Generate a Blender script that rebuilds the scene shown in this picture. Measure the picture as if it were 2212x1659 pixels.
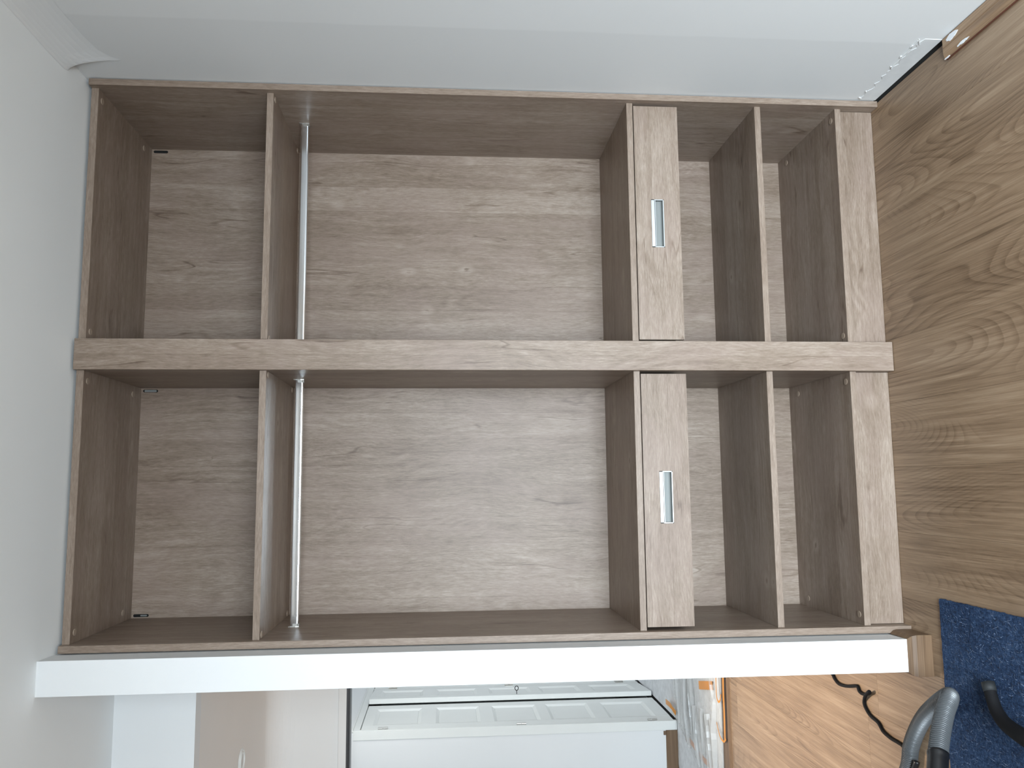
import bpy, math, random
from mathutils import Vector, Matrix
random.seed(7)
for o in list(bpy.data.objects): bpy.data.objects.remove(o)
sc = bpy.context.scene
COL = sc.collection
S = 1.1                       # survey units -> metres

# ------------------------------------------------------------------ camera
F_PX, CAM = 1792.746, Vector((0.4423, -2.3947, 1.3633))
YAW, PITCH, ROLL = 0.1207, -0.0815, 0.0004
cd = bpy.data.cameras.new('camera'); cam = bpy.data.objects.new('camera', cd); COL.objects.link(cam)
cd.sensor_fit = 'HORIZONTAL'; cd.sensor_width = 36.0; cd.lens = F_PX * 36.0 / 2212.0
cd.clip_start = 0.02; cd.clip_end = 60
def _w(r, up, fw):
    cr, sr = math.cos(ROLL), math.sin(ROLL); x = r*cr - up*sr; u = r*sr + up*cr
    cp, sp = math.cos(PITCH), math.sin(PITCH); y = fw*cp - u*sp; z = fw*sp + u*cp
    c, s = math.cos(YAW), math.sin(YAW)
    return Vector((x*c + y*s, -x*s + y*c, z))
right, up, fwd = _w(1, 0, 0), _w(0, 1, 0), _w(0, 0, 1)
# the phone was held upright but the picture is stored on its side: picture right = down, picture up = right
M = Matrix((-up, right, -fwd)).transposed().to_4x4(); M.translation = CAM * S
cam.matrix_world = M
sc.camera = cam

# ------------------------------------------------------------------ world, lights, exposure
sc.view_settings.view_transform = 'Standard'; sc.view_settings.look = 'None'
sc.view_settings.exposure = 0.0; sc.view_settings.gamma = 1.0
sc.view_settings.use_curve_mapping = False
sc.cycles.adaptive_threshold = 0.05; sc.cycles.max_bounces = 7; sc.cycles.diffuse_bounces = 4; sc.cycles.glossy_bounces = 3; sc.cycles.transmission_bounces = 2; sc.cycles.transparent_max_bounces = 4
wd = bpy.data.worlds.new('sky'); sc.world = wd; wd.use_nodes = True
bg = wd.node_tree.nodes['Background']; bg.inputs[0].default_value = (0.80, 0.90, 1.0, 1); bg.inputs[1].default_value = 1.6
def area(name, loc, target, sx, sy, power, col):
    l = bpy.data.lights.new(name, 'AREA'); l.shape = 'RECTANGLE'; l.size = sx*S; l.size_y = sy*S
    l.energy = power*S*S; l.color = col
    o = bpy.data.objects.new(name, l); COL.objects.link(o)
    o.location = Vector(loc)*S
    o.rotation_euler = (Vector(target)-Vector(loc)).to_track_quat('-Z', 'Y').to_euler()
    return o
# daylight through the balcony door behind the camera, and through the far room's window
wl = area('window_daylight', (0.40, -3.93, 0.82), (0.50, 0, -1.2), 1.5, 1.4, 162, (0.80, 0.915, 1.0))
wl.data.spread = math.radians(120)     # sky light comes in on a downward slant
area('far_window_daylight', (0.72, 3.55, 1.15), (-1.0, 3.4, 0.9), 1.1, 1.4, 6, (0.95, 0.98, 1.0))
area('far_fill_light', (-0.35, 2.15, 2.18), (-0.35, 2.15, 0), 0.6, 0.35, 7.2, (0.98, 0.99, 0.97))  # unseen fill lamp, added to brighten the far wall

# ------------------------------------------------------------------ helpers
MATS = {}
class MB:
    """collects shapes, then links them as one mesh object"""
    def __init__(s): s.v = []; s.f = []
    def quad(s, *p):
        n = len(s.v); s.v += [Vector(q) for q in p]; s.f.append(tuple(range(n, n+len(p)))); return s
    def box(s, x0, x1, y0, y1, z0, z1, b=0.0):
        if x0 > x1: x0, x1 = x1, x0
        if y0 > y1: y0, y1 = y1, y0
        if z0 > z1: z0, z1 = z1, z0
        b = min(b, 0.3*(x1-x0), 0.3*(y1-y0), 0.3*(z1-z0))
        n = len(s.v)
        if b <= 0:
            s.v += [Vector((x, y, z)) for z in (z0, z1) for y in (y0, y1) for x in (x0, x1)]
            for q in ((0,2,3,1),(4,5,7,6),(0,1,5,4),(2,6,7,3),(0,4,6,2),(1,3,7,5)): s.f.append(tuple(n+i for i in q))
            return s
        # chamfered box: 24 verts
        idx = {}
        c = ((x0, x1), (y0, y1), (z0, z1))
        for i in (0, 1):
            for j in (0, 1):
                for k in (0, 1):
                    base = [c[0][i], c[1][j], c[2][k]]
                    sg = (1 if i == 0 else -1, 1 if j == 0 else -1, 1 if k == 0 else -1)
                    for a in range(3):
                        p = list(base)
                        for q in range(3):
                            if q != a: p[q] += sg[q]*b
                        idx[(i, j, k, a)] = len(s.v); s.v.append(Vector(p))
        def face(*keys): s.f.append(tuple(idx[k] for k in keys))
        for a in range(3):
            o1, o2 = [q for q in range(3) if q != a]
            for side in (0, 1):
                ks = []
                for (m, l) in ((0,0),(1,0),(1,1),(0,1)):
                    t = [0,0,0]; t[a] = side; t[o1] = m; t[o2] = l; ks.append((t[0],t[1],t[2],a))
                flip = (side == 0) != (a == 1)
                face(*(ks[::-1] if flip else ks))
        for a in range(3):                      # edge chamfers (edge parallel to axis a)
            o1, o2 = [q for q in range(3) if q != a]
            for m in (0, 1):
                for l in (0, 1):
                    t0 = [0,0,0]; t0[o1] = m; t0[o2] = l; t1 = list(t0); t1[a] = 1
                    face((*t0, o1), (*t1, o1), (*t1, o2), (*t0, o2))
        for i in (0,1):
            for j in (0,1):
                for k in (0,1): face((i,j,k,0),(i,j,k,1),(i,j,k,2))
        return s
    def tube(s, pts, rad, seg=12, caps=True, ref=Vector((0,0,1))):
        """sweep circles along pts; rad is a number or a list"""
        pts = [Vector(p) for p in pts]; n0 = len(s.v); N = len(pts)
        t = (pts[1]-pts[0]).normalized(); nrm = t.cross(ref)
        if nrm.length < 1e-4: nrm = t.cross(Vector((1,0,0)))
        nrm.normalize()
        for i, p in enumerate(pts):
            t = (pts[min(i+1, N-1)] - pts[max(i-1, 0)]).normalized()
            nrm = (nrm - t*nrm.dot(t)).normalized(); bn = t.cross(nrm)
            r = rad[i] if isinstance(rad, (list, tuple)) else rad
            for k in range(seg):
                a = 2*math.pi*k/seg; s.v.append(p + nrm*(math.cos(a)*r) + bn*(math.sin(a)*r))
        for i in range(N-1):
            for k in range(seg):
                a = n0+i*seg+k; b = n0+i*seg+(k+1) % seg; s.f.append((a, b, b+seg, a+seg))
        if caps:
            s.f.append(tuple(n0+k for k in range(seg))[::-1]); s.f.append(tuple(n0+(N-1)*seg+k for k in range(seg)))
        return s
    def prism(s, poly, axis, a0, a1):
        """extrude a 2-D polygon (the other two axes in x,y,z order) along axis"""
        n = len(s.v); m = len(poly)
        for a in (a0, a1):
            for (p, q) in poly:
                t = [p, q]; t.insert(axis, a); s.v.append(Vector(t))
        s.f.append(tuple(range(n, n+m))); s.f.append(tuple(range(n+2*m-1, n+m-1, -1)))
        for i in range(m): s.f.append((n+i, n+m+i, n+m+(i+1) % m, n+(i+1) % m))
        return s
    def disc(s, c, nrm, r, h, seg=16):
        c = Vector(c); nrm = Vector(nrm).normalized()
        return s.tube([c, c+nrm*h], r, seg)
    def build(s, name, mat, parent=None, smooth=False, origin=None):
        vs = s.v
        lo = Vector([min(v[i] for v in vs) for i in range(3)]); hi = Vector([max(v[i] for v in vs) for i in range(3)])
        o = Vector(origin) if origin is not None else Vector(((lo.x+hi.x)/2, (lo.y+hi.y)/2, (lo.z+hi.z)/2 if parent else lo.z))
        me = bpy.data.meshes.new(name)
        me.from_pydata([tuple((v-o)*S) for v in vs], [], s.f); me.update()
        import bmesh
        bm = bmesh.new(); bm.from_mesh(me); bmesh.ops.recalc_face_normals(bm, faces=bm.faces); bm.to_mesh(me); bm.free()
        if smooth:
            for p in me.polygons: p.use_smooth = True
        me.materials.append(MATS[mat])
        ob = bpy.data.objects.new(name, me); COL.objects.link(ob)
        put(ob, o, parent)
        return ob
WORLD = {}
def put(ob, o, parent=None):
    WORLD[ob.name] = Vector(o)
    if parent is not None:
        ob.parent = parent; ob.location = (Vector(o) - WORLD[parent.name])*S
    else: ob.location = Vector(o)*S
def clone(ob, o, parent=None):
    c = ob.copy(); COL.objects.link(c); c.parent = None; put(c, o, parent); return c
def thing(name, label, cat, loc, group=None):
    o = bpy.data.objects.new(name, None); COL.objects.link(o); o.empty_display_size = 0.1
    put(o, loc); tag(o, label, cat, group); return o
def tag(o, label=None, cat=None, group=None, kind=None):
    if label: o['label'] = label
    if cat: o['category'] = cat
    if group: o['group'] = group
    if kind: o['kind'] = kind
    return o
def struct(o, label=None, cat=None):
    return tag(o, label, cat, kind='structure')
def B(*a): return MB().box(*a)
def spline(P, n):
    """Catmull-Rom through P"""
    P = [Vector(p) for p in P]; P = [P[0]*2-P[1]] + P + [P[-1]*2-P[-2]]; out = []
    for i in range(1, len(P)-2):
        a, b, c, d = P[i-1:i+3]
        for k in range(n):
            t = k/n
            out.append(0.5*((2*b) + (c-a)*t + (2*a-5*b+4*c-d)*t*t + (3*b-a-3*c+d)*t**3))
    out.append(P[-2]); return out
def resample(pts, step):
    out = [pts[0]]; acc = 0
    for a, b in zip(pts, pts[1:]):
        L = (b-a).length
        if L == 0: continue
        d = step-acc
        while d <= L:
            out.append(a.lerp(b, d/L)); d += step
        acc = L-(d-step)
    return out

# ------------------------------------------------------------------ materials
class NT:
    def __init__(s, name):
        m = bpy.data.materials.new(name); m.use_nodes = True; s.m = m; s.t = m.node_tree; MATS[name] = m
        s.b = s.t.nodes['Principled BSDF']
    def n(s, typ, **kw):
        x = s.t.nodes.new(typ)
        for k, v in kw.items(): setattr(x, k, v)
        return x
    def l(s, a, b): s.t.links.new(a, b)
    def inp(s, sock, v):
        if hasattr(v, 'links'): s.l(v, sock)
        else: sock.default_value = v
    def math(s, op, a, b=None, c=None, clamp=False):
        x = s.n('ShaderNodeMath', operation=op, use_clamp=clamp)
        for i, v in enumerate((a, b, c)):
            if v is not None: s.inp(x.inputs[i], v)
        return x.outputs[0]
    def vm(s, op, a, b):
        x = s.n('ShaderNodeVectorMath', operation=op); s.inp(x.inputs[0], a); s.inp(x.inputs[1], b); return x.outputs[0]
    def noise(s, vec, scale=1.0, detail=2.0, rough=0.5, dist=0.0, col=False):
        x = s.n('ShaderNodeTexNoise'); s.l(vec, x.inputs['Vector'])
        x.inputs['Scale'].default_value = scale; x.inputs['Detail'].default_value = detail
        x.inputs['Roughness'].default_value = rough; x.inputs['Distortion'].default_value = dist
        return x.outputs['Color' if col else 'Fac']
    def ramp(s, fac, stops):
        x = s.n('ShaderNodeValToRGB'); s.inp(x.inputs[0], fac); e = x.color_ramp.elements
        while len(e) < len(stops): e.new(0.5)
        for el, (p, c) in zip(e, stops): el.position = p; el.color = (*c, 1) if len(c) == 3 else c
        return x.outputs[0]
    def smooth(s, v, a, b, lo=0.0, hi=1.0):
        x = s.n('ShaderNodeMapRange', interpolation_type='SMOOTHSTEP'); s.inp(x.inputs[0], v)
        for i, q in enumerate((a, b, lo, hi)): x.inputs[i+1].default_value = q
        return x.outputs[0]
    def mix(s, f, a, b, mode='MIX'):
        x = s.n('ShaderNodeMix', data_type='RGBA', blend_type=mode)
        s.inp(x.inputs[0], f); s.inp(x.inputs[6], a if hasattr(a, 'links') else (*a, 1)); s.inp(x.inputs[7], b if hasattr(b, 'links') else (*b, 1))
        return x.outputs[2]
    def bump(s, h, strength, dist):
        x = s.n('ShaderNodeBump'); x.inputs['Strength'].default_value = strength; x.inputs['Distance'].default_value = dist
        s.l(h, x.inputs['Height']); s.l(x.outputs[0], s.b.inputs['Normal'])
    def coords(s, rnd=True):
        tc = s.n('ShaderNodeTexCoord')
        if not rnd: return tc.outputs['Object']
        oi = s.n('ShaderNodeObjectInfo'); cv = s.n('ShaderNodeCombineXYZ')
        s.l(s.math('MULTIPLY', oi.outputs['Random'], 17.3), cv.inputs[0])
        s.l(s.math('MULTIPLY', oi.outputs['Random'], 41.7), cv.inputs[1])
        s.l(s.math('MULTIPLY', oi.outputs['Random'], 29.1), cv.inputs[2])
        return s.vm('ADD', tc.outputs['Object'], cv.outputs[0])
def srgb(r, g, b):
    f = lambda c: c/12.92 if c <= 0.04045 else ((c+0.055)/1.055)**2.4
    return (f(r/255), f(g/255), f(b/255))
def plain(name, col, rough=0.5, metal=0.0, spec=0.5, var=0.0, scale=8.0, bump=0.0, bscale=60):
    s = NT(name); s.b.inputs['Roughness'].default_value = rough; s.b.inputs['Metallic'].default_value = metal
    s.b.inputs['Specular IOR Level'].default_value = spec
    v = s.coords()
    f = s.noise(v, scale, 3, 0.5)
    a = tuple(c*(1-var) for c in col); b = tuple(min(1, c*(1+var)) for c in col)
    s.l(s.ramp(f, [(0.3, a), (0.7, b)]), s.b.inputs['Base Color'])
    if bump: s.bump(s.noise(v, bscale, 3, 0.6), bump, 0.001)
    return s

def oak(name, axis, rough=0.44, edge=False):
    """limed grey-oak decor foil: streaks along the grain, pale cloudy patches, soft boards, a few knots and cracks"""
    s = NT(name); s.b.inputs['Roughness'].default_value = rough; s.b.inputs['Specular IOR Level'].default_value = 0.38
    v = v0 = s.coords()
    def nv(ac, al):
        t = [ac]*3; t[axis] = al; return s.vm('MULTIPLY', v, tuple(t))
    w = s.vm('MULTIPLY', s.vm('SUBTRACT', s.noise(nv(6, 2.6), 1, 1, 0.5, col=True), (0.5, 0.5, 0.5)), (0.055, 0.055, 0.055))
    v = s.vm('ADD', v, w)
    streak = s.noise(nv(55, 1.9), 1, 3, 0.6)
    fib = s.noise(nv(260, 30), 1, 3, 0.7)
    f = s.math('ADD', s.math('MULTIPLY', streak, 0.42), s.math('MULTIPLY', fib, 0.68))
    if edge:
        f = s.math('SUBTRACT', f, 0.06); warm = 0.3
    else:
        sc_ = s.n('ShaderNodeSeparateColor'); s.l(s.noise(nv(8, 3.4), 1, 3, 0.6, col=True), sc_.inputs[0])
        cloud, gate0, warm0 = sc_.outputs
        gate = s.smooth(gate0, 0.50, 0.64); warm = s.smooth(warm0, 0.40, 0.64)
        sx = s.n('ShaderNodeSeparateXYZ'); s.l(v0, sx.inputs[0])
        o = [i for i in range(3) if i != axis]
        cell = s.math('DIVIDE', s.math('ADD', sx.outputs[o[0]], sx.outputs[o[1]]), 0.098)
        wn = s.n('ShaderNodeTexWhiteNoise', noise_dimensions='1D'); s.l(s.math('FLOOR', cell), wn.inputs['W'])
        f = s.math('ADD', f, s.math('MULTIPLY', wn.outputs['Value'], 0.15))
        f = s.math('ADD', f, s.math('MULTIPLY', cloud, 0.40))
        f = s.math('SUBTRACT', f, 0.325)
        # figured contour grain, gated
        cont = s.math('SINE', s.math('MULTIPLY', s.noise(nv(6, 1.6), 1, 0.5, 0.5), 90))
        f = s.math('ADD', f, s.math('MULTIPLY', s.math('MULTIPLY', cont, gate), 0.06))
        # knots
        vo = s.n('ShaderNodeTexVoronoi', feature='F1'); s.l(nv(7.0, 5.2), vo.inputs['Vector']); vo.inputs['Scale'].default_value = 1
        d = s.math('ADD', vo.outputs['Distance'], s.math('MULTIPLY', s.math('SUBTRACT', fib, 0.5), 0.16))
        pick = s.n('ShaderNodeSeparateColor'); s.l(vo.outputs['Color'], pick.inputs[0])
        on = s.math('GREATER_THAN', pick.outputs[0], 0.74)
        kd = s.math('MULTIPLY', s.smooth(d, 0.02, 0.075, 1, 0), on)
        kl = s.math('MULTIPLY', s.math('SUBTRACT', s.smooth(d, 0.08, 0.22, 1, 0), kd), on)
        f = s.math('ADD', f, s.math('MULTIPLY', kl, 0.14)); f = s.math('SUBTRACT', f, s.math('MULTIPLY', kd, 0.24))
        # hairline cracks along the grain
        cr = s.math('ABSOLUTE', s.math('SUBTRACT', s.noise(nv(15, 1.1), 1, 2, 0.5), 0.5))
        f = s.math('SUBTRACT', f, s.math('MULTIPLY', s.math('MULTIPLY', s.smooth(cr, 0.0, 0.012, 1, 0), s.smooth(gate0, 0.53, 0.60)), 0.26))
        # seam lines between printed boards
        fr = s.math('ABSOLUTE', s.math('SUBTRACT', s.math('FRACT', cell), 0.5))
        f = s.math('SUBTRACT', f, s.math('MULTIPLY', s.math('MULTIPLY', s.smooth(fr, 0.486, 0.499), s.smooth(cloud, 0.44, 0.54)), 0.20))
    col = s.ramp(f, [(0.02, srgb(82, 66, 54)), (0.30, srgb(116, 99, 85)), (0.50, srgb(136, 120, 106)), (0.70, srgb(157, 142, 129)), (0.98, srgb(186, 174, 162))])
    col = s.mix(s.math('MULTIPLY', warm, 0.25), col, srgb(148, 129, 120), 'MIX')
    s.l(col, s.b.inputs['Base Color'])
    return s

def laminate(name, axis, tone=1.0, rough=0.36, tint=(1, 1, 1)):
    """warm brown oak laminate with cathedral figure"""
    s = NT(name); s.b.inputs['Roughness'].default_value = rough; s.b.inputs['Specular IOR Level'].default_value = 0.5
    v = s.coords()
    def nv(ac, al):
        t = [ac]*3; t[axis] = al; return s.vm('MULTIPLY', v, tuple(t))
    w = s.vm('MULTIPLY', s.vm('SUBTRACT', s.noise(nv(6, 1.6), 1, 1, 0.5, col=True), (0.5, 0.5, 0.5)), (0.010, 0.010, 0.010))
    v = s.vm('ADD', v, w)
    fib = s.noise(nv(280, 5), 1, 3, 0.7)
    streak = s.noise(nv(60, 1.5), 1, 3, 0.6)
    sc_ = s.n('ShaderNodeSeparateColor'); s.l(s.noise(nv(6, 1.2), 1, 2, 0.5, col=True), sc_.inputs[0])
    low, gate0, kn = sc_.outputs
    cont = s.math('FRACT', s.math('MULTIPLY', s.noise(nv(4.6, 0.8), 1, 0.3, 0.4), 50))
    line = s.math('MULTIPLY', s.smooth(cont, 0.0, 0.62, 1, 0), s.smooth(cont, 0.0, 0.10))
    gate = s.smooth(gate0, 0.45, 0.60, 0.10, 1)
    f = s.math('ADD', s.math('MULTIPLY', streak, 0.66), s.math('MULTIPLY', fib, 0.66))
    f = s.math('ADD', f, s.math('MULTIPLY', low, 0.46))
    oi = s.n('ShaderNodeObjectInfo')
    f = s.math('ADD', f, s.math('MULTIPLY', oi.outputs['Random'], 0.03))
    f = s.math('SUBTRACT', f, s.math('MULTIPLY', s.math('MULTIPLY', line, gate), 0.17))
    f = s.math('SUBTRACT', f, s.smooth(kn, 0.60, 0.72, 0, 0.16))
    f = s.math('SUBTRACT', f, 0.37)
    c = lambda r, g, b: tuple(q*tone*k for q, k in zip(srgb(r, g, b), tint))
    s.l(s.ramp(f, [(0.05, c(78, 60, 45)), (0.32, c(120, 98, 77)), (0.55, c(146, 122, 98)), (0.85, c(174, 151, 126))]), s.b.inputs['Base Color'])
    return s

def paint(name, col, patch=None, rough=0.75):
    s = NT(name); s.b.inputs['Roughness'].default_value = rough; s.b.inputs['Specular IOR Level'].default_value = 0.3
    v = s.coords(False)
    f = s.noise(v, 1.4, 2, 0.5)
    c = s.ramp(f, [(0.35, tuple(q*0.975 for q in col)), (0.65, col)])
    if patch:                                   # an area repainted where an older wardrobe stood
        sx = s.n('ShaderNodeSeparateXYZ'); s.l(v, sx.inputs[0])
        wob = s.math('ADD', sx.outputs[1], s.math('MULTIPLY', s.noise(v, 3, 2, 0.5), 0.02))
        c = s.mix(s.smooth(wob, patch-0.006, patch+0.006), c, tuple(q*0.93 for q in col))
    s.l(c, s.b.inputs['Base Color'])
    return s

oak('oak_upright', 2); oak('oak_level', 0); oak('oak_edge_upright', 2, edge=True); oak('oak_edge_level', 0, edge=True)
laminate('floor_oak', 1); laminate('skirting_oak', 0, 0.54, 0.5, (1.06, 0.95, 0.84)); laminate('skirting_oak_deep', 1, 1.12, 0.45, (1.0, 0.96, 0.92))
laminate('skirting_dark', 0, 0.55, 0.45)
paint('wall_paint', (0.80, 0.815, 0.82)); paint('ceiling_paint', (0.87, 0.895, 0.90)); paint('hall_paint', (0.86, 0.84, 0.815))
plain('gloss_white', (0.80, 0.82, 0.80), 0.35, var=0.01)
plain('chrome', (0.88, 0.91, 0.94), 0.16, 1.0); plain('aluminium', (0.52, 0.545, 0.555), 0.48, 1.0, var=0.03)
plain('dull_aluminium', (0.24, 0.255, 0.25), 0.65, 0.35, var=0.03)
plain('track_metal', (0.12, 0.12, 0.125), 0.35, 0.9); plain('nickel', (0.50, 0.49, 0.46), 0.35, 0.9, var=0.05)
plain('slot_shade', (0.006, 0.006, 0.006), 0.9); plain('black_plastic', (0.007, 0.007, 0.008), 0.35); plain('black_rubber', (0.006, 0.006, 0.007), 0.75, spec=0.2)
plain('ghost_grey', (0.013, 0.015, 0.016), 0.7); plain('cap_plastic', srgb(156, 139, 123), 0.4); plain('shaded_screed', (0.035, 0.034, 0.032), 0.95)
plain('plaster_bare', (0.72, 0.735, 0.74), 0.9, var=0.07, scale=14, bump=0.3, bscale=90)
plain('caulk', (0.88, 0.89, 0.89), 0.6); plain('putty', (0.85, 0.87, 0.90), 0.8)
plain('hose_grey', (0.105, 0.112, 0.118), 0.36, 0.3, var=0.04); plain('lens', (0.55, 0.53, 0.50), 0.3)
plain('tape', srgb(214, 140, 44), 0.35, var=0.1); plain('tape_under_film', srgb(214, 138, 66), 0.4, var=0.06)
plain('fleece', (0.66, 0.68, 0.70), 0.95, var=0.10, scale=30, bump=0.5, bscale=140)
plain('reddish_edge', srgb(96, 58, 44), 0.5, var=0.1)
s = plain('film', (0.86, 0.88, 0.88), 0.22); s.b.inputs['Alpha'].default_value = 0.34
s = NT('felt'); s.b.inputs['Roughness'].default_value = 0.95; s.b.inputs['Specular IOR Level'].default_value = 0.15
v = s.coords()
a = s.noise(s.vm('MULTIPLY', v, (55, 190, 90)), 1, 4, 0.7, 1.5); b = s.noise(s.vm('MULTIPLY', v, (180, 50, 90)), 1, 4, 0.7, 1.5); c = s.noise(v, 9, 3, 0.6)
f = s.math('ADD', s.math('MULTIPLY', s.math('ADD', a, b), 0.45), s.math('MULTIPLY', c, 0.12))
s.l(s.ramp(f, [(0.34, srgb(12, 17, 30)), (0.46, srgb(32, 49, 76)), (0.58, srgb(56, 78, 110)), (0.70, srgb(118, 132, 156))]), s.b.inputs['Base Color'])
s.bump(f, 0.8, 0.004)
plain('felt_fibre', srgb(104, 120, 146), 0.9, var=0.3); plain('felt_fibre_dark', srgb(24, 30, 48), 0.9)

# ------------------------------------------------------------------ the setting
W, H, HC = 1.6368, 2.40, 2.411
RX = 1.6365                                     # right wall
XL, YB = -2.6, -3.95                           # left and rear walls of the bedroom
BY, BZ, LY0, LY1 = 0.446, 2.157, 1.64, 1.74     # bulkhead, hall ceiling, far doorway
fl = struct(B(XL, 0.75, YB, 5.05, -0.06, -0.0095).box(0.75, RX+0.1, YB, 0.62, -0.06, -0.0095).build('floor', 'shaded_screed'))  # subfloor coloured near black so the gap along the wall looks shaded
pw, g = 0.1935, 0.0003
mcache = {}
def plank(x0, x1, y0, y1):
    key = (round(x1-x0, 4), round(y1-y0, 4)); c = ((x0+x1)/2, (y0+y1)/2, -0.0045)
    if key not in mcache:
        mcache[key] = B(x0+g/2, x1-g/2, y0+g/2, y1-g/2, -0.009, 0.0, 0.0004).build('plank', 'floor_oak', fl)
    else: clone(mcache[key], c, fl)
xe = [XL]
x = 0.6768 - pw*16
while x < RX-0.01:
    if x > XL+0.02: xe.append(x)
    x += pw
xe.append(RX-0.008)
for i in range(len(xe)-1):
    ymax = LY0-0.01 if xe[i+1] < 0.72 else 0.60
    y = 0.06 + ((i*0.43) % 0.5)
    while y > YB: y -= 1.17
    while y < ymax:
        y1 = min(y+1.17, ymax); y0 = max(y, YB)
        if y1-y0 > 0.03: plank(xe[i], xe[i+1], y0, y1)
        y += 1.17
struct(B(XL-0.1, RX+0.2, YB-0.1, BY+0.35, HC, HC+0.1).build('ceiling', 'ceiling_paint'))
# right wall: its plaster stops a little above the floor boards where the skirting is gone
wr = struct(B(RX, RX+0.12, YB-0.1, 0.62, 0.009, HC).build('wall_right', 'wall_paint', origin=(RX, 0, 0)))
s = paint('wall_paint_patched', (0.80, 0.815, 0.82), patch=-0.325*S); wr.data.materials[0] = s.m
struct(B(0.0, RX+0.12, 0.50, 0.62, 0.0, HC).build('wall_back', 'wall_paint'))
# partition whose end shows as a white pillar beside the wardrobe
pt = struct(MB().prism([(-0.0895, -0.09), (-0.0002, -0.09), (-0.003, 0.0), (-0.003, 0.62), (-0.0895, 0.62)], 2, 0.0, HC).build('wall_partition', 'wall_paint'))
paint('taupe_paint', (0.45, 0.43, 0.41))
struct(B(XL-0.1, XL, YB-0.1, LY1, 0.0, HC).build('wall_left', 'taupe_paint'))
# rear wall with the balcony door opening
wx0, wx1 = -0.40, 1.20
wb = struct(B(XL-0.1, wx0, YB-0.1, YB, 0, HC).box(wx1, RX+0.12, YB-0.1, YB, 0, HC).box(wx0, wx1, YB-0.1, YB, 1.60, HC).box(wx0, wx1, YB-0.1, YB, 0, 0.05).build('wall_rear', 'taupe_paint'))
wn = struct(B(wx0, wx0+0.05, YB-0.08, YB-0.02, 0.05, 1.60).box(wx1-0.05, wx1, YB-0.08, YB-0.02, 0.05, 1.60).box((wx0+wx1)/2-0.03, (wx0+wx1)/2+0.03, YB-0.08, YB-0.02, 0.05, 1.60)
            .box(wx0+0.05, wx1-0.05, YB-0.08, YB-0.02, 0.05, 0.11).box(wx0+0.05, wx1-0.05, YB-0.08, YB-0.02, 1.55, 1.60).build('window_1', 'gloss_white'))
# hall: bulkhead and lowered ceiling, then the lintel of the far doorway
struct(B(XL, -0.0895, BY, BY+0.06, BZ, HC).build('wall_bulkhead', 'wall_paint'))
struct(B(XL, -0.0895, BY+0.06, LY0, BZ, BZ+0.06).box(-0.0895, 0.75, 0.62, LY0, BZ, BZ+0.06).build('ceiling_hall', 'hall_paint'))
m = MB(); rc = 0.11; prev = None
for k in range(11):
    a = math.pi/2*k/10; p = (LY0-rc+rc*math.sin(a), BZ-rc+rc*math.cos(a)); cur = ((XL, *p), (0.65, *p))
    if prev: m.quad(prev[0], prev[1], cur[1], cur[0])
    prev = cur
m.quad((XL, LY0, BZ), (0.65, LY0, BZ), (0.65, LY0, BZ-rc), (XL, LY0, BZ-rc))
struct(m.build('trim_5', 'hall_paint', smooth=True))
struct(B(-0.0895, 0.70, 0.62, 0.70, 0, BZ).build('wall_hall_front', 'hall_paint'))
struct(B(0.65, 0.75, 0.70, 1.66, 0, BZ).build('wall_hall_right', 'hall_paint'))
struct(B(XL, -1.30, LY0, LY1, 0, BZ).box(-0.22, 0.75, LY0, LY1, 0, BZ).box(-1.30, -0.22, LY0, LY1, 1.8115, BZ).build('wall_lintel', 'hall_paint'))
struct(B(-1.36, -0.16, LY0-0.012, LY0, 1.8115, 1.8472, 0.001).build('trim_1', 'hall_paint'))
tr = struct(MB().prism([(LY0-0.010, 1.8113), (LY0-0.010, 1.803), (LY0-0.004, 1.8005), (LY0-0.004, 1.7975), (LY0+0.004, 1.7945), (LY0+0.06, 1.7945), (LY0+0.06, 1.8113)], 0, -1.30, -0.22).build('trim_2', 'track_metal'))
# threshold of the far doorway
th = struct(B(XL, 0.75, LY0+0.027, LY1+0.005, -0.009, 0.002, 0.001).build('trim_3', 'skirting_oak'))
MB().prism([(LY0-0.012, 0.0), (LY0-0.008, 0.006), (LY0+0.004, 0.0095), (LY0+0.018, 0.008), (LY0+0.026, 0.0)], 0, XL, 0.75).build('ridge', 'skirting_oak', th)
# far room
WA = 2.59
fa = struct(B(XL-0.1, -0.955, WA, WA+0.05, 0.0, 2.2).build('wall_far', 'wall_paint'))
struct(B(-1.0, -0.952, WA+0.05, 5.0, 1.878, 2.2).build('wall_far_left', 'wall_paint'))
struct(B(-1.75, 0.85, 5.0, 5.08, 0, 2.2).build('wall_far_back', 'wall_paint'))
struct(B(0.75, 0.85, LY0, 3.0, 0, 2.2).box(0.75, 0.85, 4.1, 5.0, 0, 2.2).box(0.75, 0.85, 3.0, 4.1, 1.85, 2.2).box(0.75, 0.85, 3.0, 4.1, 0, 0.45).build('wall_far_right', 'wall_paint'))
struct(B(0.78, 0.82, 3.0, 3.05, 0.45, 1.85).box(0.78, 0.82, 4.05, 4.1, 0.45, 1.85).box(0.78, 0.82, 3.05, 4.05, 0.45, 0.5).box(0.78, 0.82, 3.05, 4.05, 1.8, 1.85).build('window_2', 'gloss_white'))
struct(B(XL-0.1, 0.85, LY1, 5.08, 2.2, 2.28).build('ceiling_far', 'wall_paint'))
struct(B(XL-0.1, XL, LY1, WA, 0, 2.2).build('wall_far_side', 'wall_paint'))
bb = struct(MB().prism([(WA, 0), (WA, 0.068), (WA-0.006, 0.066), (WA-0.013, 0.05), (WA-0.013, 0.0)], 0, XL, -0.995).build('baseboard_far', 'skirting_oak'))
B(-1.022, -1.000, WA-0.008, WA, 0.068, 0.082, 0.001).build('stub', 'skirting_oak', bb)
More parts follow.
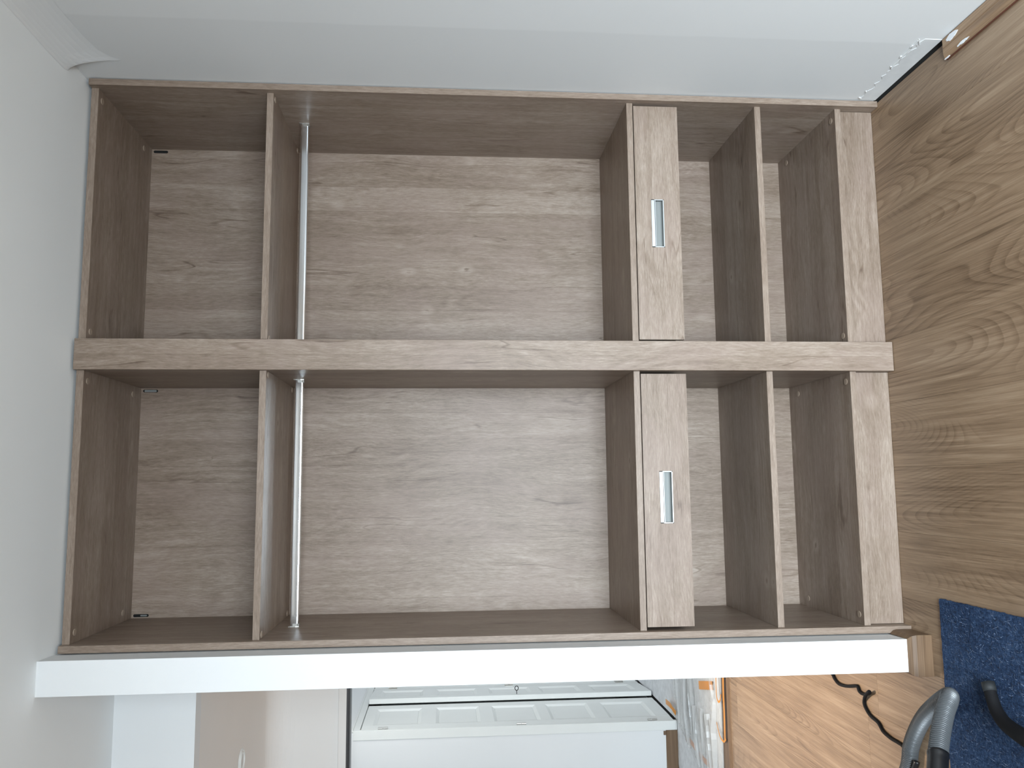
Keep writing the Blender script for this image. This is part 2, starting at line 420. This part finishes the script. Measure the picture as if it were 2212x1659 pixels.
# skirting round the end of the partition
PX0, PX1, PY = -0.0895, -0.0002, -0.09
def sk_ring(z, d): return [(PX0-d, 0.6, z), (PX0-d, PY-d, z), (PX1+d, PY-d, z), (PX1+d, -0.002, z)]
prof = [(0.0, 0.0115), (0.028, 0.0125), (0.046, 0.0120), (0.057, 0.0095), (0.0675, 0.0005)]
m = MB()
for (za, da), (zb, db) in zip(prof, prof[1:]):
    A, C2 = sk_ring(za, da), sk_ring(zb, db)
    for i in range(3): m.quad(A[i], A[i+1], C2[i+1], C2[i])
inner = sk_ring(0.0675, -0.0001)
for i in range(3): m.quad(sk_ring(0.0675, 0.0005)[i], sk_ring(0.0675, 0.0005)[i+1], inner[i+1], inner[i])
bp = struct(m.build('baseboard_partition', 'skirting_oak'))
# corner fillet of filler between right wall and ceiling, thinning out above the wardrobe
m = MB(); prev = None
for y, aw, ac in ((-0.102, 0.134, 0.030), (-0.108, 0.142, 0.036), (-0.125, 0.120, 0.040), (-0.16, 0.100, 0.042), (-0.24, 0.090, 0.043), (-0.34, 0.086, 0.042), (-0.8, 0.08, 0.04), (YB, 0.08, 0.04)):
    ring = []
    for k in range(9):
        a = math.pi/2*k/8; e = 0.0025*math.sin(2*a)
        ring.append((RX-ac*(1-math.cos(a))**1.0 - e*0.5 - 0.0004, y, HC-aw*(1-math.sin(a)) - e - 0.0004))
    if prev:
        for k in range(8): m.quad(prev[k], prev[k+1], ring[k+1], ring[k])
    else: m.quad(*ring, (RX-0.0004, y, HC-0.0004))
    prev = ring
struct(m.build('trim_4', 'wall_paint'))
# bare plaster band and caulk remains low on the right wall
def patch(parent, name, mat, pts, x0, x1):
    MB().prism(pts, 0, x0, x1).build(name, mat, parent)
rs = random.Random(3)
top = [(-0.002-0.36*i/24, 0.058+rs.uniform(-0.004, 0.010)) for i in range(25)]
patch(wr, 'bare_plaster', 'plaster_bare', [(-0.002, 0.0075)] + top + [(-0.362, 0.0095)], RX-0.0012, RX)
for (y0, y1, z0, z1, h) in ((-0.205, -0.355, 0.069, 0.073, 0.0016), (-0.20, -0.213, 0.063, 0.071, 0.003), (-0.262, -0.272, 0.071, 0.074, 0.004), (-0.315, -0.33, 0.072, 0.075, 0.003), (-0.012, -0.02, 0.060, 0.066, 0.005), (-0.055, -0.062, 0.064, 0.068, 0.003), (-0.335, -0.362, 0.058, 0.075, 0.002)):
    n = 8; up_ = [(y0+(y1-y0)*i/n, z0+(z1-z0)*i/n + h*rs.uniform(0.4, 1)) for i in range(n+1)]
    dn = [(y0+(y1-y0)*i/n, z0+(z1-z0)*i/n - h*rs.uniform(0.1, 0.6)) for i in range(n, -1, -1)]
    patch(wr, 'caulk_remnant', 'caulk', up_+dn, RX-0.003, RX-0.001)

# ------------------------------------------------------------------ wardrobe
wdr = thing('wardrobe', 'built-in open wardrobe in limed grey oak, two bays wide, from floor to ceiling', 'wardrobe', (W/2, 0.24, 0))
RC, D = 0.0226, 0.4734
L0, L1, R0, R1 = 0.0203, 0.7750, 0.8610, 1.6148   # clear widths of the two bays
E_ = 0.0012
def board(name, x0, x1, y0, y1, z0, z1, mat, edge, edge_mat, parent=wdr):
    """a board with its edge band on the front"""
    o = B(x0, x1, y0+E_, y1, z0, z1, 0.0004).build(name, mat, parent)
    B(x0, x1, y0, y0+E_, z0, z1, 0.0005).build('edge_band', edge_mat, o)
    return o
for (x0, x1, yf) in ((0.0008, L0, 0.0), (L1, L1+0.02, RC), (R0-0.02, R0, RC), (R1, W-0.0032, 0.0)):
    board('side_panel', x0, x1, yf, D+0.01, 0.0, H, 'oak_upright', True, 'oak_edge_upright')
strip = tag(B(0.7739, 0.8624, 0.0007, RC-0.0002, 0.0013, 2.401, 0.0008).build('cover_strip', 'oak_upright', wdr), 'tall flat strip covering the joint between the two bays')
CAPS = MB().disc((0, 0, 0), (0, 0, 1), 0.0075, 0.0012, 20)
capme = None
def cap(x, y, z, dz, parent):
    global capme
    if capme is None:
        m = MB().tube([Vector((x, y, z)), Vector((x, y, z+dz*0.0012)), Vector((x, y, z+dz*0.0020)), Vector((x, y, z+dz*0.0014))], [0.0096, 0.0094, 0.0086, 0.0074], 24)
        capme = m.build('connector_cap', 'cap_plastic', parent)
    else: clone(capme, (x, y, z+dz*0.0010), parent)
ZS = {'s1': (1.8737, 1.8929), 's2': (0.7815, 0.8001), 's3': (0.3729, 0.3918), 's4': (0.1111, 0.1299)}
for bx0, bx1 in ((L0, L1), (R0, R1)):
    tp = board('top_panel', bx0, bx1, RC, D, 2.3796, H, 'oak_level', True, 'oak_edge_level')
    sh = {}
    for k, (z0, z1) in ZS.items():
        sh[k] = board('bottom_panel' if k == 's4' else 'shelf', bx0, bx1, RC, D, z0, z1, 'oak_level', True, 'oak_edge_level')
    for x in (bx0+0.0285, bx1-0.0285):
        for y in (0.05, 0.398):
            cap(x, y, 2.3796, -1, tp); cap(x, y, 0.1299, 1, sh['s4'])
        
    for x in (bx0+0.0105, bx1-0.0105):
        for y in (0.047, 0.433): cap(x, y, 1.8737, -1, sh['s1'])
    bk = B(bx0-0.008, bx1+0.008, D, D+0.009, 0.02, H-0.004).build('back_panel', 'oak_upright', wdr)
    B(bx0+0.001, bx1-0.001, RC+0.0165, RC+0.0345, 0.0005, 0.1111, 0.0006).build('plinth', 'oak_level', wdr)
    # wall-hanger slots high in the back: flat black plates paint the holes' shade
    for (x, mt) in ((bx1-0.0092, 'slot_shade' if bx1 > 1 else 'dull_aluminium'), (bx0+0.0082, 'slot_shade')):
        def stad(cx, z0, z1, r):
            P = [(cx+r*math.cos(a), z1-r+r*math.sin(a)) for a in [math.pi*i/8 for i in range(9)]]
            return P + [(cx+r*math.cos(a), z0+r+r*math.sin(a)) for a in [math.pi+math.pi*i/8 for i in range(9)]]
        sl = MB().prism(stad(x, 2.3247, 2.3737, 0.0047), 1, D-0.0004, D).build('hanger_slot', 'slot_shade', bk)
        if not (bx1 > 1 and x > 1.2):
            MB().prism(stad(x, 2.329 if bx0 > 0.5 or x > 0.4 else 2.330, 2.3690 if x > 0.4 else 2.351, 0.0032 if x > 0.4 else 0.0022), 1, D-0.0010, D-0.0004).build('hanger_tongue', 'dull_aluminium', sl)
    # hanging rail: flat oval chrome tube with end brackets
    yc, zc = 0.236, 1.8155
    def oval(ry, rz, n=20): return [(yc+ry*math.copysign(abs(math.cos(a))**0.5, math.cos(a)), zc+rz*math.copysign(abs(math.sin(a))**0.5, math.sin(a))) for a in [2*math.pi*i/n for i in range(n)]]
    rl = MB().prism(oval(0.0072, 0.0135), 0, bx0+0.002, bx1-0.002).build('hanging_rail', 'chrome', wdr)
    for x, sx in ((bx0, 1), (bx1, -1)):
        mm = MB().prism([(yc-0.0095, zc+0.012), (yc-0.0095, zc-0.004), (yc-0.007, zc-0.014), (yc+0.007, zc-0.014), (yc+0.0095, zc-0.004), (yc+0.0095, zc+0.012), (yc+0.0125, zc+0.017), (yc-0.0125, zc+0.017)], 0, x, x+sx*0.0025)
        mm.prism([(yc-0.0088, zc+0.004), (yc-0.0088, zc-0.010), (yc-0.004, zc-0.0155), (yc+0.004, zc-0.0155), (yc+0.0088, zc-0.010), (yc+0.0088, zc+0.004), (yc+0.0074, zc+0.004), (yc+0.0074, zc-0.0138), (yc-0.0074, zc-0.0138), (yc-0.0074, zc+0.004)], 0, x+sx*0.0025, x+sx*0.010)
        mm.build('rail_bracket', 'nickel', rl)
    # drawer under the middle shelf
    dx0, dx1, dz0, dz1 = bx0+0.0095, bx1-0.0085, 0.6405, 0.7785
    yf = RC+0.0008
    db = B(dx0+0.006, dx0+0.020, yf+0.0172, 0.44, dz0+0.012, dz1-0.02).box(dx1-0.020, dx1-0.006, yf+0.0172, 0.44, dz0+0.012, dz1-0.02)
    db.box(dx0+0.020, dx1-0.020, 0.43, 0.44, dz0+0.012, dz1-0.02).box(dx0+0.020, dx1-0.020, yf+0.0172, 0.43, dz0+0.014, dz0+0.020)
    db = db.build('drawer', 'black_rubber', wdr)
    hx0, hx1 = (0.3246, 0.4771) if bx0 < 0.5 else (1.1557, 1.3068)
    hz0, hz1 = 0.6915, 0.7310
    fr = B(dx0, hx0, yf, yf+0.017, dz0, dz1, 0.0006).box(hx1, dx1, yf, yf+0.017, dz0, dz1, 0.0006)
    fr = MB().prism([(dx0, dz0), (dx1, dz0), (dx1, dz1), (dx0, dz1)], 1, yf+0.0165, yf+0.017)
    # front face with the cut-out for the recessed pull
    for (x0, x1, z0, z1) in ((dx0, hx0, dz0, dz1), (hx1, dx1, dz0, dz1), (hx0, hx1, dz0, hz0), (hx0, hx1, hz1, dz1)):
        fr.quad((x0, yf, z0), (x1, yf, z0), (x1, yf, z1), (x0, yf, z1))
    for (xa, za, xb, zb) in ((dx0, dz0, dx1, dz0), (dx1, dz0, dx1, dz1), (dx1, dz1, dx0, dz1), (dx0, dz1, dx0, dz0)):
        fr.quad((xa, yf, za), (xb, yf, zb), (xb, yf+0.017, zb), (xa, yf+0.017, za))
    fr.build('drawer_front', 'oak_level', db)
    # recessed pull: frame rim, upper lip, sunk trough
    t = 0.0042; lip = hz1-0.0115
    hm = MB()
    y_ = yf-0.0012
    hm.box(hx0, hx1, y_, yf+0.002, hz1-0.0105, hz1, 0.0006)             # broad upper lip
    hm.box(hx0, hx1, y_, yf+0.002, hz0, hz0+0.0035, 0.0006).box(hx0, hx0+0.0032, y_, yf+0.002, hz0, hz1, 0.0006).box(hx1-0.0032, hx1, y_, yf+0.002, hz0, hz1, 0.0006)
    hm.box(hx0+0.003, hx1-0.003, y_-0.0022, y_+0.003, hz1-0.0135, hz1-0.0105, 0.0008)   # turned-down edge of the lip
    hd = hm.build('handle', 'aluminium', db)
    tr_ = MB(); yb = yf+0.0125
    prof2 = [(yf+0.001, hz0+0.0035), (yb-0.002, hz0+0.0055), (yb, hz0+0.009), (yb, hz1-0.006), (yf+0.001, hz1-0.006)]
    for (ya, za), (yb2, zb) in zip(prof2, prof2[1:]):
        tr_.quad((hx0+0.003, ya, za), (hx1-0.003, ya, za), (hx1-0.003, yb2, zb), (hx0+0.003, yb2, zb))
    for x in (hx0+0.003, hx1-0.003): tr_.quad(*[(x, a, b) for a, b in prof2])
    tag(tr_.build('handle_recess', 'dull_aluminium', db), 'sunk grey metal finger recess')

# ------------------------------------------------------------------ built-in closet in the far room
cl = thing('built_in_closet', 'white built-in closet with tall panelled doors in the room beyond', 'closet', (-1.15, 3.4, 0))
CX = -0.945
m = B(-1.55, -1.53, WA+0.05, 4.4, 0, 1.87).box(-1.55, -0.99, 4.38, 4.4, 0, 1.87).box(-1.53, -0.99, WA+0.05, 4.38, 1.85, 1.87).box(-1.53, -0.99, WA+0.05, 4.38, 0.0, 0.004)
m.build('body', 'gloss_white', cl)
B(-0.995, CX+0.002, WA-0.006, WA+0.016, 0, 1.880, 0.001).build('corner_post', 'gloss_white', cl)
B(-0.985, CX+0.002, WA+0.016, 4.4, 1.843, 1.880, 0.001).build('head_rail', 'gloss_white', cl)
B(-0.952, CX+0.006, WA+0.0, 4.4, 1.880, 1.888, 0.001).build('head_moulding', 'gloss_white', cl)
B(-0.985, CX, 3.565, 3.58, 0.008, 1.843).build('mullion', 'gloss_white', cl)
PZ = ((0.096, 0.378), (0.460, 0.727), (0.790, 1.067), (1.147, 1.413), (1.500, 1.778))
def closet_door(hinge_y, width, sgn, ang, hinge_side):
    """leaf built along +y*sgn from its hinge, face towards +x, then swung by ang"""
    T, z0, z1, st = 0.030, 0.013, 1.838, 0.088
    rot = Matrix.Rotation(ang, 3, 'Z'); piv = Vector((CX, hinge_y, 0))
    def tf(mb):
        for i, v_ in enumerate(mb.v):
            q = Vector((v_.x, v_.y*sgn, v_.z)); mb.v[i] = rot @ q + piv
        return mb
    f = B(-T, 0, 0.002, st, z0, z1, 0.0015).box(-T, 0, width-st, width-0.002, z0, z1, 0.0015)
    zz = [z0] + [q for p in PZ for q in p] + [z1]
    for i in range(0, len(zz), 2): f.box(-T, 0, st, width-st, zz[i], zz[i+1])
    d = tf(f).build('door', 'gloss_white', cl)
    for (a, b) in PZ:
        p = MB(); y0, y1 = st, width-st
        lv = [(0.0, 0.0), (0.004, -0.002), (0.020, -0.012), (0.022, -0.009)]
        for (ia, xa), (ib, xb) in zip(lv, lv[1:]):
            A = [(xa, y0+ia, a+ia), (xa, y1-ia, a+ia), (xa, y1-ia, b-ia), (xa, y0+ia, b-ia)]
            C2 = [(xb, y0+ib, a+ib), (xb, y1-ib, a+ib), (xb, y1-ib, b-ib), (xb, y0+ib, b-ib)]
            for i in range(4): p.quad(A[i], A[(i+1) % 4], C2[(i+1) % 4], C2[i])
        i4, x4 = lv[-1]
        p.box(-0.02, x4, y0+i4, y1-i4, a+i4, b-i4)
        tf(p).build('panel', 'gloss_white', d)
    for z in (0.14, 0.915, 1.713):
        h = MB().tube([(0.005, 0.002, z-0.028), (0.005, 0.002, z-0.001)], 0.0055, 10).tube([(0.005, 0.002, z+0.001), (0.005, 0.002, z+0.028)], 0.0055, 10)
        h.box(-0.001, 0.002, 0.002, 0.022, z-0.027, z+0.027)
        tf(h).build('hinge', 'nickel', d)
    return d, tf
closet_door(2.612, 0.520, 1, 0.0, 0)
d2, tf2 = closet_door(3.563, 0.425, -1, math.radians(5.2), 1)
k = MB()
ring = [(0.030+0.0, 0.382+0.010*math.cos(a), 0.893+0.0) for a in (0,)]
c0 = Vector((0.036, 0.385, 0.893))
k.tube([c0+Vector((0.011*math.cos(a)*1.25, 0, 0.011*math.sin(a))) for a in [2*math.pi*i/20 for i in range(21)]], 0.0022, 8, caps=False, ref=Vector((0, 1, 0)))
k.tube([(0.0, 0.385, 0.893), (0.023, 0.385, 0.893)], 0.0022, 8)
tf2(k); tag(k.build('key', 'black_rubber', d2), 'small dark key in the lock')
closet_door(3.58, 0.42, 1, 0.0, 0)
B(-0.99, CX, 4.0, 5.0, 0, 1.878).build('end_panel', 'gloss_white', cl)

# ------------------------------------------------------------------ ceiling spot in the hall
dl = thing('ceiling_spotlight', 'small round white recessed spotlight in the hall ceiling', 'spotlight', (-0.625, 1.09, BZ))
def ring_mesh(cx, cy, z0, z1, r0, r1, n=32):
    m = MB()
    for i in range(n):
        a, b = 2*math.pi*i/n, 2*math.pi*(i+1)/n
        q = lambda r, t, z: (cx+r*math.cos(t), cy+r*math.sin(t), z)
        m.quad(q(r0, a, z0), q(r0, b, z0), q(r1, b, z1), q(r1, a, z1))
    return m
m = ring_mesh(-0.625, 1.09, BZ-0.0005, BZ-0.006, 0.049, 0.044); m2 = ring_mesh(-0.625, 1.09, BZ-0.006, BZ-0.003, 0.044, 0.036); m.f += [tuple(i+len(m.v) for i in f) for f in m2.f]; m.v += m2.v
m.build('bezel', 'gloss_white', dl)
m = ring_mesh(-0.625, 1.09, BZ-0.003, BZ-0.008, 0.036, 0.033); m2 = ring_mesh(-0.625, 1.09, BZ-0.008, BZ-0.0025, 0.033, 0.028); m.f += [tuple(i+len(m.v) for i in f) for f in m2.f]; m.v += m2.v
m.build('swivel_ring', 'gloss_white', dl)
MB().disc((-0.625, 1.09, BZ-0.003), (0, 0, 1), 0.028, 0.0025, 28).build('lens', 'lens', dl)

# its twin behind the partition is switched on
d2_ = dl.copy(); COL.objects.link(d2_); put(d2_, (-0.24, 0.98, BZ)); d2_['label'] = 'lit recessed spotlight hidden behind the white partition end'
for ch in list(dl.children): clone(ch, WORLD[ch.name] + Vector((-0.24+0.625, 0.98-1.09, 0)), d2_)
sp = bpy.data.lights.new('hall_spot', 'SPOT'); sp.energy = 330; sp.color = (1.0, 0.86, 0.72); sp.spot_size = math.radians(68); sp.spot_blend = 0.9; sp.shadow_soft_size = 0.04
so = bpy.data.objects.new('hall_spot', sp); COL.objects.link(so); so.location = Vector((-0.24, 0.98, BZ-0.02))*S
# ------------------------------------------------------------------ loose things on the floor
RX0, RX1, RY0, RY1 = -1.45, 0.1195, -1.25, -0.160
rug = thing('felt_mat', 'dark blue flecked felt mat lying on the wood floor', 'mat', (-0.6, -0.7, 0))
m = MB(); rs = random.Random(5); ol = []
def jag(a, b, n):
    for i in range(n):
        t = i/n; yield (a[0]+(b[0]-a[0])*t + rs.uniform(-1, 1)*0.0011, a[1]+(b[1]-a[1])*t + rs.uniform(-1, 1)*0.0011)
for a, b in (((RX0, RY0), (RX1, RY0)), ((RX1, RY0), (RX1, RY1)), ((RX1, RY1), (RX0, RY1)), ((RX0, RY1), (RX0, RY0))): ol += list(jag(a, b, 150))
m.prism(ol, 2, 0.0004, 0.0075).build('mat_body', 'felt', rug)
for nm, mt, cnt in (('pile', 'felt_fibre', 1900), ('dark_pile', 'felt_fibre_dark', 3600)):
    m = MB()
    for i in range(cnt):
        x, y = rs.uniform(-0.62, RX1-0.008), rs.uniform(-0.75, RY1-0.006); a = rs.uniform(0, 2*math.pi) if rs.random() < .4 else rs.gauss(1.0, 0.5)
        ln, cv = rs.uniform(0.004, 0.016)*(1 if rs.random() < .93 else 2.2), rs.uniform(-1.2, 1.2); p = Vector((x, y, 0.0076)); w = rs.uniform(0.00025, 0.0006); L_ = []
        for q in range(4):
            t = q/3; aa = a+cv*t; nn = Vector((-math.sin(aa), math.cos(aa), 0))*w*(1-0.6*t)
            z = Vector((0, 0, 0.0016*math.sin(math.pi*t))); L_.append((p+nn+z, p-nn+z)); p = p+Vector((math.cos(aa), math.sin(aa), 0))*ln/3
        for (a1, b1), (a2, b2) in zip(L_, L_[1:]): m.quad(a1, b1, b2, a2)
    tag(m.build(nm, mt, rug), kind='stuff')
# vacuum cleaner hose: silver ribbed loop with black cuffs
def ray(v, y, z):
    u = 1659-y; d = right*((u-829.5)/F_PX) + up*(-(v-1106)/F_PX) + fwd
    return CAM + d*((z-CAM.z)/d.z)
hose_pts = [(-0.62, 0.10, 0.0235), (-0.50, 0.10, 0.0235), ray(1962, 1659, 0.0235), ray(1967.7, 1614.5, 0.0235), ray(1981, 1577, 0.025), ray(2000, 1545, 0.034),
            ray(2028, 1518, 0.055), ray(2049, 1504.5, 0.086), ray(2050, 1512, 0.112), ray(2041, 1538, 0.143), ray(2033, 1575, 0.175), ray(2027, 1620, 0.205)]
hose_end = [ray(2026.5, 1634, 0.213), ray(2025, 1662, 0.226), ray(2023, 1700, 0.242), ray(2018, 1780, 0.265)]
hs = thing('vacuum_hose', 'silver ribbed vacuum cleaner hose looped beside the blue mat', 'hose', (-0.3, -0.05, 0))
P = resample(spline(hose_pts + hose_end[:1], 40), 0.0007)
pitch = 0.0051
rads = [0.0203 + 0.0024*math.sin(2*math.pi*i*0.0007/pitch) for i in range(len(P))]
MB().tube(P, rads, 22).build('ribbed_tube', 'hose_grey', hs, smooth=True)
Q = resample(spline([P[-14]] + hose_end[1:], 20), 0.004)
MB().tube(Q, [0.0232 + (0.0012 if i < 3 else 0) for i in range(len(Q))], 26).build('cuff', 'black_plastic', hs, smooth=True)
q = [ray(1975, 1662, 0.03), ray(1979, 1652, 0.03), ray(1981, 1644, 0.028)]
MB().tube(resample(spline(q, 8), 0.003), 0.0085, 14).build('cuff_clip', 'black_plastic', hs, smooth=True)
# black bent tube lying on the mat
tb = thing('bent_tube', 'black bent vacuum tube resting on the blue mat', 'tube', (-0.12, -0.46, 0.0075))
tp_ = [ray(2138, 1490, 0.024), ray(2143, 1508, 0.026), ray(2152, 1534, 0.030), ray(2168, 1559, 0.036), ray(2190, 1578, 0.043), ray(2222, 1599, 0.052), ray(2262, 1625, 0.062)]
T_ = resample(spline(tp_, 24), 0.003)
MB().tube(T_, [0.0138 + 0.0062*min(1, i/(len(T_)*0.75)) for i in range(len(T_))], 24).build('tube_body', 'black_rubber', tb, smooth=True)
d_ = (T_[0]-T_[3]).normalized()
MB().tube([T_[0]-d_*0.004, T_[0]+d_*0.006, T_[0]+d_*0.018], [0.0152, 0.0158, 0.0150], 24).build('ghost_end', 'ghost_grey', tb, smooth=True)  # collar added in place of a blurred grey ghost at the tip
# power cable
cp = [(1780, 1440), (1797, 1455), (1803, 1466), (1812, 1477), (1828, 1482), (1848, 1481.5), (1853, 1484), (1857, 1494), (1866, 1499.5), (1878, 1497.5), (1877, 1494), (1870, 1502), (1867, 1512), (1868, 1524), (1879, 1544), (1897, 1561), (1908, 1580), (1925, 1595), (1940, 1604), (1952, 1614), (1962, 1640)]
zz = [0.0055]*len(cp); zz[9] = 0.010; zz[10] = 0.0165; zz[11] = 0.012
C_ = spline([ray(a, b, z) for (a, b), z in zip(cp, zz)], 10)
tag(MB().tube(C_, 0.0054, 12).build('power_cable', 'black_rubber', smooth=True), 'thin black power cable snaking across the hall floor', 'cable')
# skirting length lying loose along the right wall
lb = thing('loose_skirting', 'brown skirting board length lying loose along the white wall', 'skirting board', (1.605, -0.9, 0))
m = MB().prism([(1.5765, 0.0005), (1.6335, 0.0005), (1.6335, 0.0115), (1.609, 0.0115), (1.6075, 0.0098), (1.606, 0.0115), (1.590, 0.0110), (1.580, 0.0075), (1.5765, 0.004)], 1, -0.3645, -1.9)
m.build('board', 'skirting_oak_deep', lb)
B(1.5745, 1.5768, -1.9, -0.366, 0.0006, 0.0062, 0.0006).build('front_lip', 'reddish_edge', lb)
rs = random.Random(11)
def blob(c, ax, n, amp):
    return [(c[0]+ax[0]*math.cos(t)*(1+rs.uniform(-amp, amp)), c[1]+ax[1]*math.sin(t)*(1+rs.uniform(-amp, amp))) for t in [2*math.pi*i/n for i in range(n)]]
for (c, ax, z) in (((1.6215, -0.4075), (0.0085, 0.024), 0.0115), ((1.583, -0.447), (0.003, 0.024), 0.0095), ((1.5785, -0.374), (0.003, 0.011), 0.0062)):
    MB().prism(blob(c, ax, 18, 0.22), 2, z-0.002, z+0.0012).build('putty_patch', 'putty', lb)
# underlay, plastic film and tapes in the far room
rs = random.Random(21)
edge = [(-1.74, WA-0.016-rs.uniform(0, .02)) ] + [(-1.70+0.02*i, WA-0.016-abs(rs.gauss(0, 0.006))) for i in range(36)]
edge += [(-0.99, WA-0.02), (-0.936, WA-0.02), (-0.936, 5.0), (0.74, 5.0), (0.74, LY1+0.03)] + [(0.7-0.03*i, LY1+0.03+rs.uniform(-.003, .003)) for i in range(80)] + [(-1.74, LY1+0.03)]
tag(MB().prism(edge, 2, -0.0094, 0.0025).build('fleece_underlay', 'fleece'), 'pale grey fleece floor cover in the room beyond', 'floor cover')
from mathutils import noise as mn
NX, NY = 130, 70
m = MB(); idx = {}
def film_edge(x):                               # far border of the film, running towards the viewer on the left
    return 2.62 if x > -0.93 else 2.62 + (x+0.93)*3.6
for i in range(NX):
    for j in range(NY):
        x = -1.22 + 0.95*i/(NX-1); y0 = LY1+0.004 + 0.01*mn.noise(Vector((x*9, 3, 0))); y1 = max(film_edge(x) + 0.03*mn.noise(Vector((x*7, 0, 0))), y0+0.03)
        y = y0+(y1-y0)*j/(NY-1)
        w1 = mn.noise(Vector((x*2.6+y*1.3, y*17, 1.3))); w2 = mn.noise(Vector((x*6, y*40, 7.1)))
        z = 0.006 + 0.020*max(0, w1)**1.2 + 0.035*max(0, 0.35-abs(w1-0.15)*5)*0.5 + 0.008*abs(w2)
        if abs(x+0.60) < .12 and abs(y-2.05) < .13: z = min(z, 0.007 + 0.004*abs(w2))
        z *= 0.35+0.65*min(1, min(j, NY-1-j)/6)
        idx[i, j] = len(m.v); m.v.append(Vector((x, y, max(z, 0.0050))))
for i in range(NX-1):
    for j in range(NY-1): m.f.append((idx[i, j], idx[i+1, j], idx[i+1, j+1], idx[i, j+1]))
rs = random.Random(8)
for q in range(30):                             # standing folds of doubled film
    y = rs.uniform(1.78, 2.50); x0 = rs.uniform(-1.15, -0.65); x1 = min(x0 + rs.uniform(0.25, 0.6), -0.29); sl = (2.3-y)*0.12 + rs.uniform(-0.08, 0.08)
    hgt, wd_ = rs.uniform(0.010, 0.026), rs.uniform(0.004, 0.010); L_ = []
    for k in range(17):
        t = k/16; x = x0+(x1-x0)*t; yy = y + sl*t + 0.015*mn.noise(Vector((x*9, q*3.1, 0))); e = math.sin(math.pi*t)**0.5
        if yy > film_edge(x)-0.01 or yy < LY1+0.02 or (abs(x+0.60) < .13 and abs(yy-2.03) < .17): L_.append(None); continue
        L_.append(((x, yy-wd_*e, 0.008), (x, yy+rs.uniform(-.003, .003), 0.009+hgt*e), (x, yy+wd_*e, 0.008)))
    for A, C2 in zip(L_, L_[1:]):
        if A is None or C2 is None: continue
        for k in range(2): m.quad(A[k], A[k+1], C2[k+1], C2[k])
tag(m.build('plastic_film', 'film', smooth=True), 'crumpled clear plastic film spread over the floor beyond the threshold', 'plastic film')
def tape(pts, width, label, mat='tape', zofs=0.0):
    pts = [Vector(p) for p in pts]; C = spline(pts, 8); m = MB(); pv = None
    for i, p in enumerate(C):
        t = (C[min(i+1, len(C)-1)] - C[max(i-1, 0)]); nn = Vector((-t.y, t.x, 0)).normalized()*width/2
        cur = (p+nn, p-nn)
        if pv:
            m.quad(pv[0], pv[1], cur[1], cur[0])
        pv = cur
    n = len(m.v); m.v += [v_+Vector((0, 0, -0.0006)) for v_ in m.v[:]]; m.f += [tuple(i+n for i in f[::-1]) for f in m.f[:]]
    tag(m.build('tape_strip', mat), label, 'tape', 'orange tapes on the plastic film')
tape([ray(1509.5, 1480, 0.0135), ray(1525, 1480.5, 0.0140), ray(1539, 1481, 0.0135)], 0.042, 'short wide orange tape piece stuck flat on the plastic film')
tape([ray(1438, 1515, 0.030), ray(1447, 1523, 0.034), ray(1454, 1533, 0.024), ray(1460, 1541, 0.016)], 0.030, 'curled orange tape at the film edge by the closet doors')
tape([ray(1484, 1592, 0.0038), ray(1500, 1613, 0.0038), ray(1516, 1636, 0.0038), ray(1534, 1655, 0.0038), ray(1556, 1680, 0.0038)], 0.030, 'long pale orange tape running diagonally under the film', 'tape_under_film')
tape([ray(1546, 1455, 0.020), ray(1546.5, 1480, 0.022), ray(1548, 1505, 0.024), ray(1552, 1516, 0.022), ray(1555.5, 1512, 0.02), ray(1557, 1500, 0.016)], 0.010, 'narrow orange tape folded back in a hook')
tape([ray(1561.5, 1455, 0.012), ray(1562.5, 1500, 0.012), ray(1564.5, 1545, 0.012), ray(1566, 1600, 0.011)], 0.020, 'straight orange tape along the threshold edge of the film')
tape([ray(1548, 1560, 0.012), ray(1551, 1575, 0.016), ray(1556, 1592, 0.018), ray(1563, 1602, 0.014), ray(1568, 1597, 0.012)], 0.010, 'thin orange tape curl near the threshold')
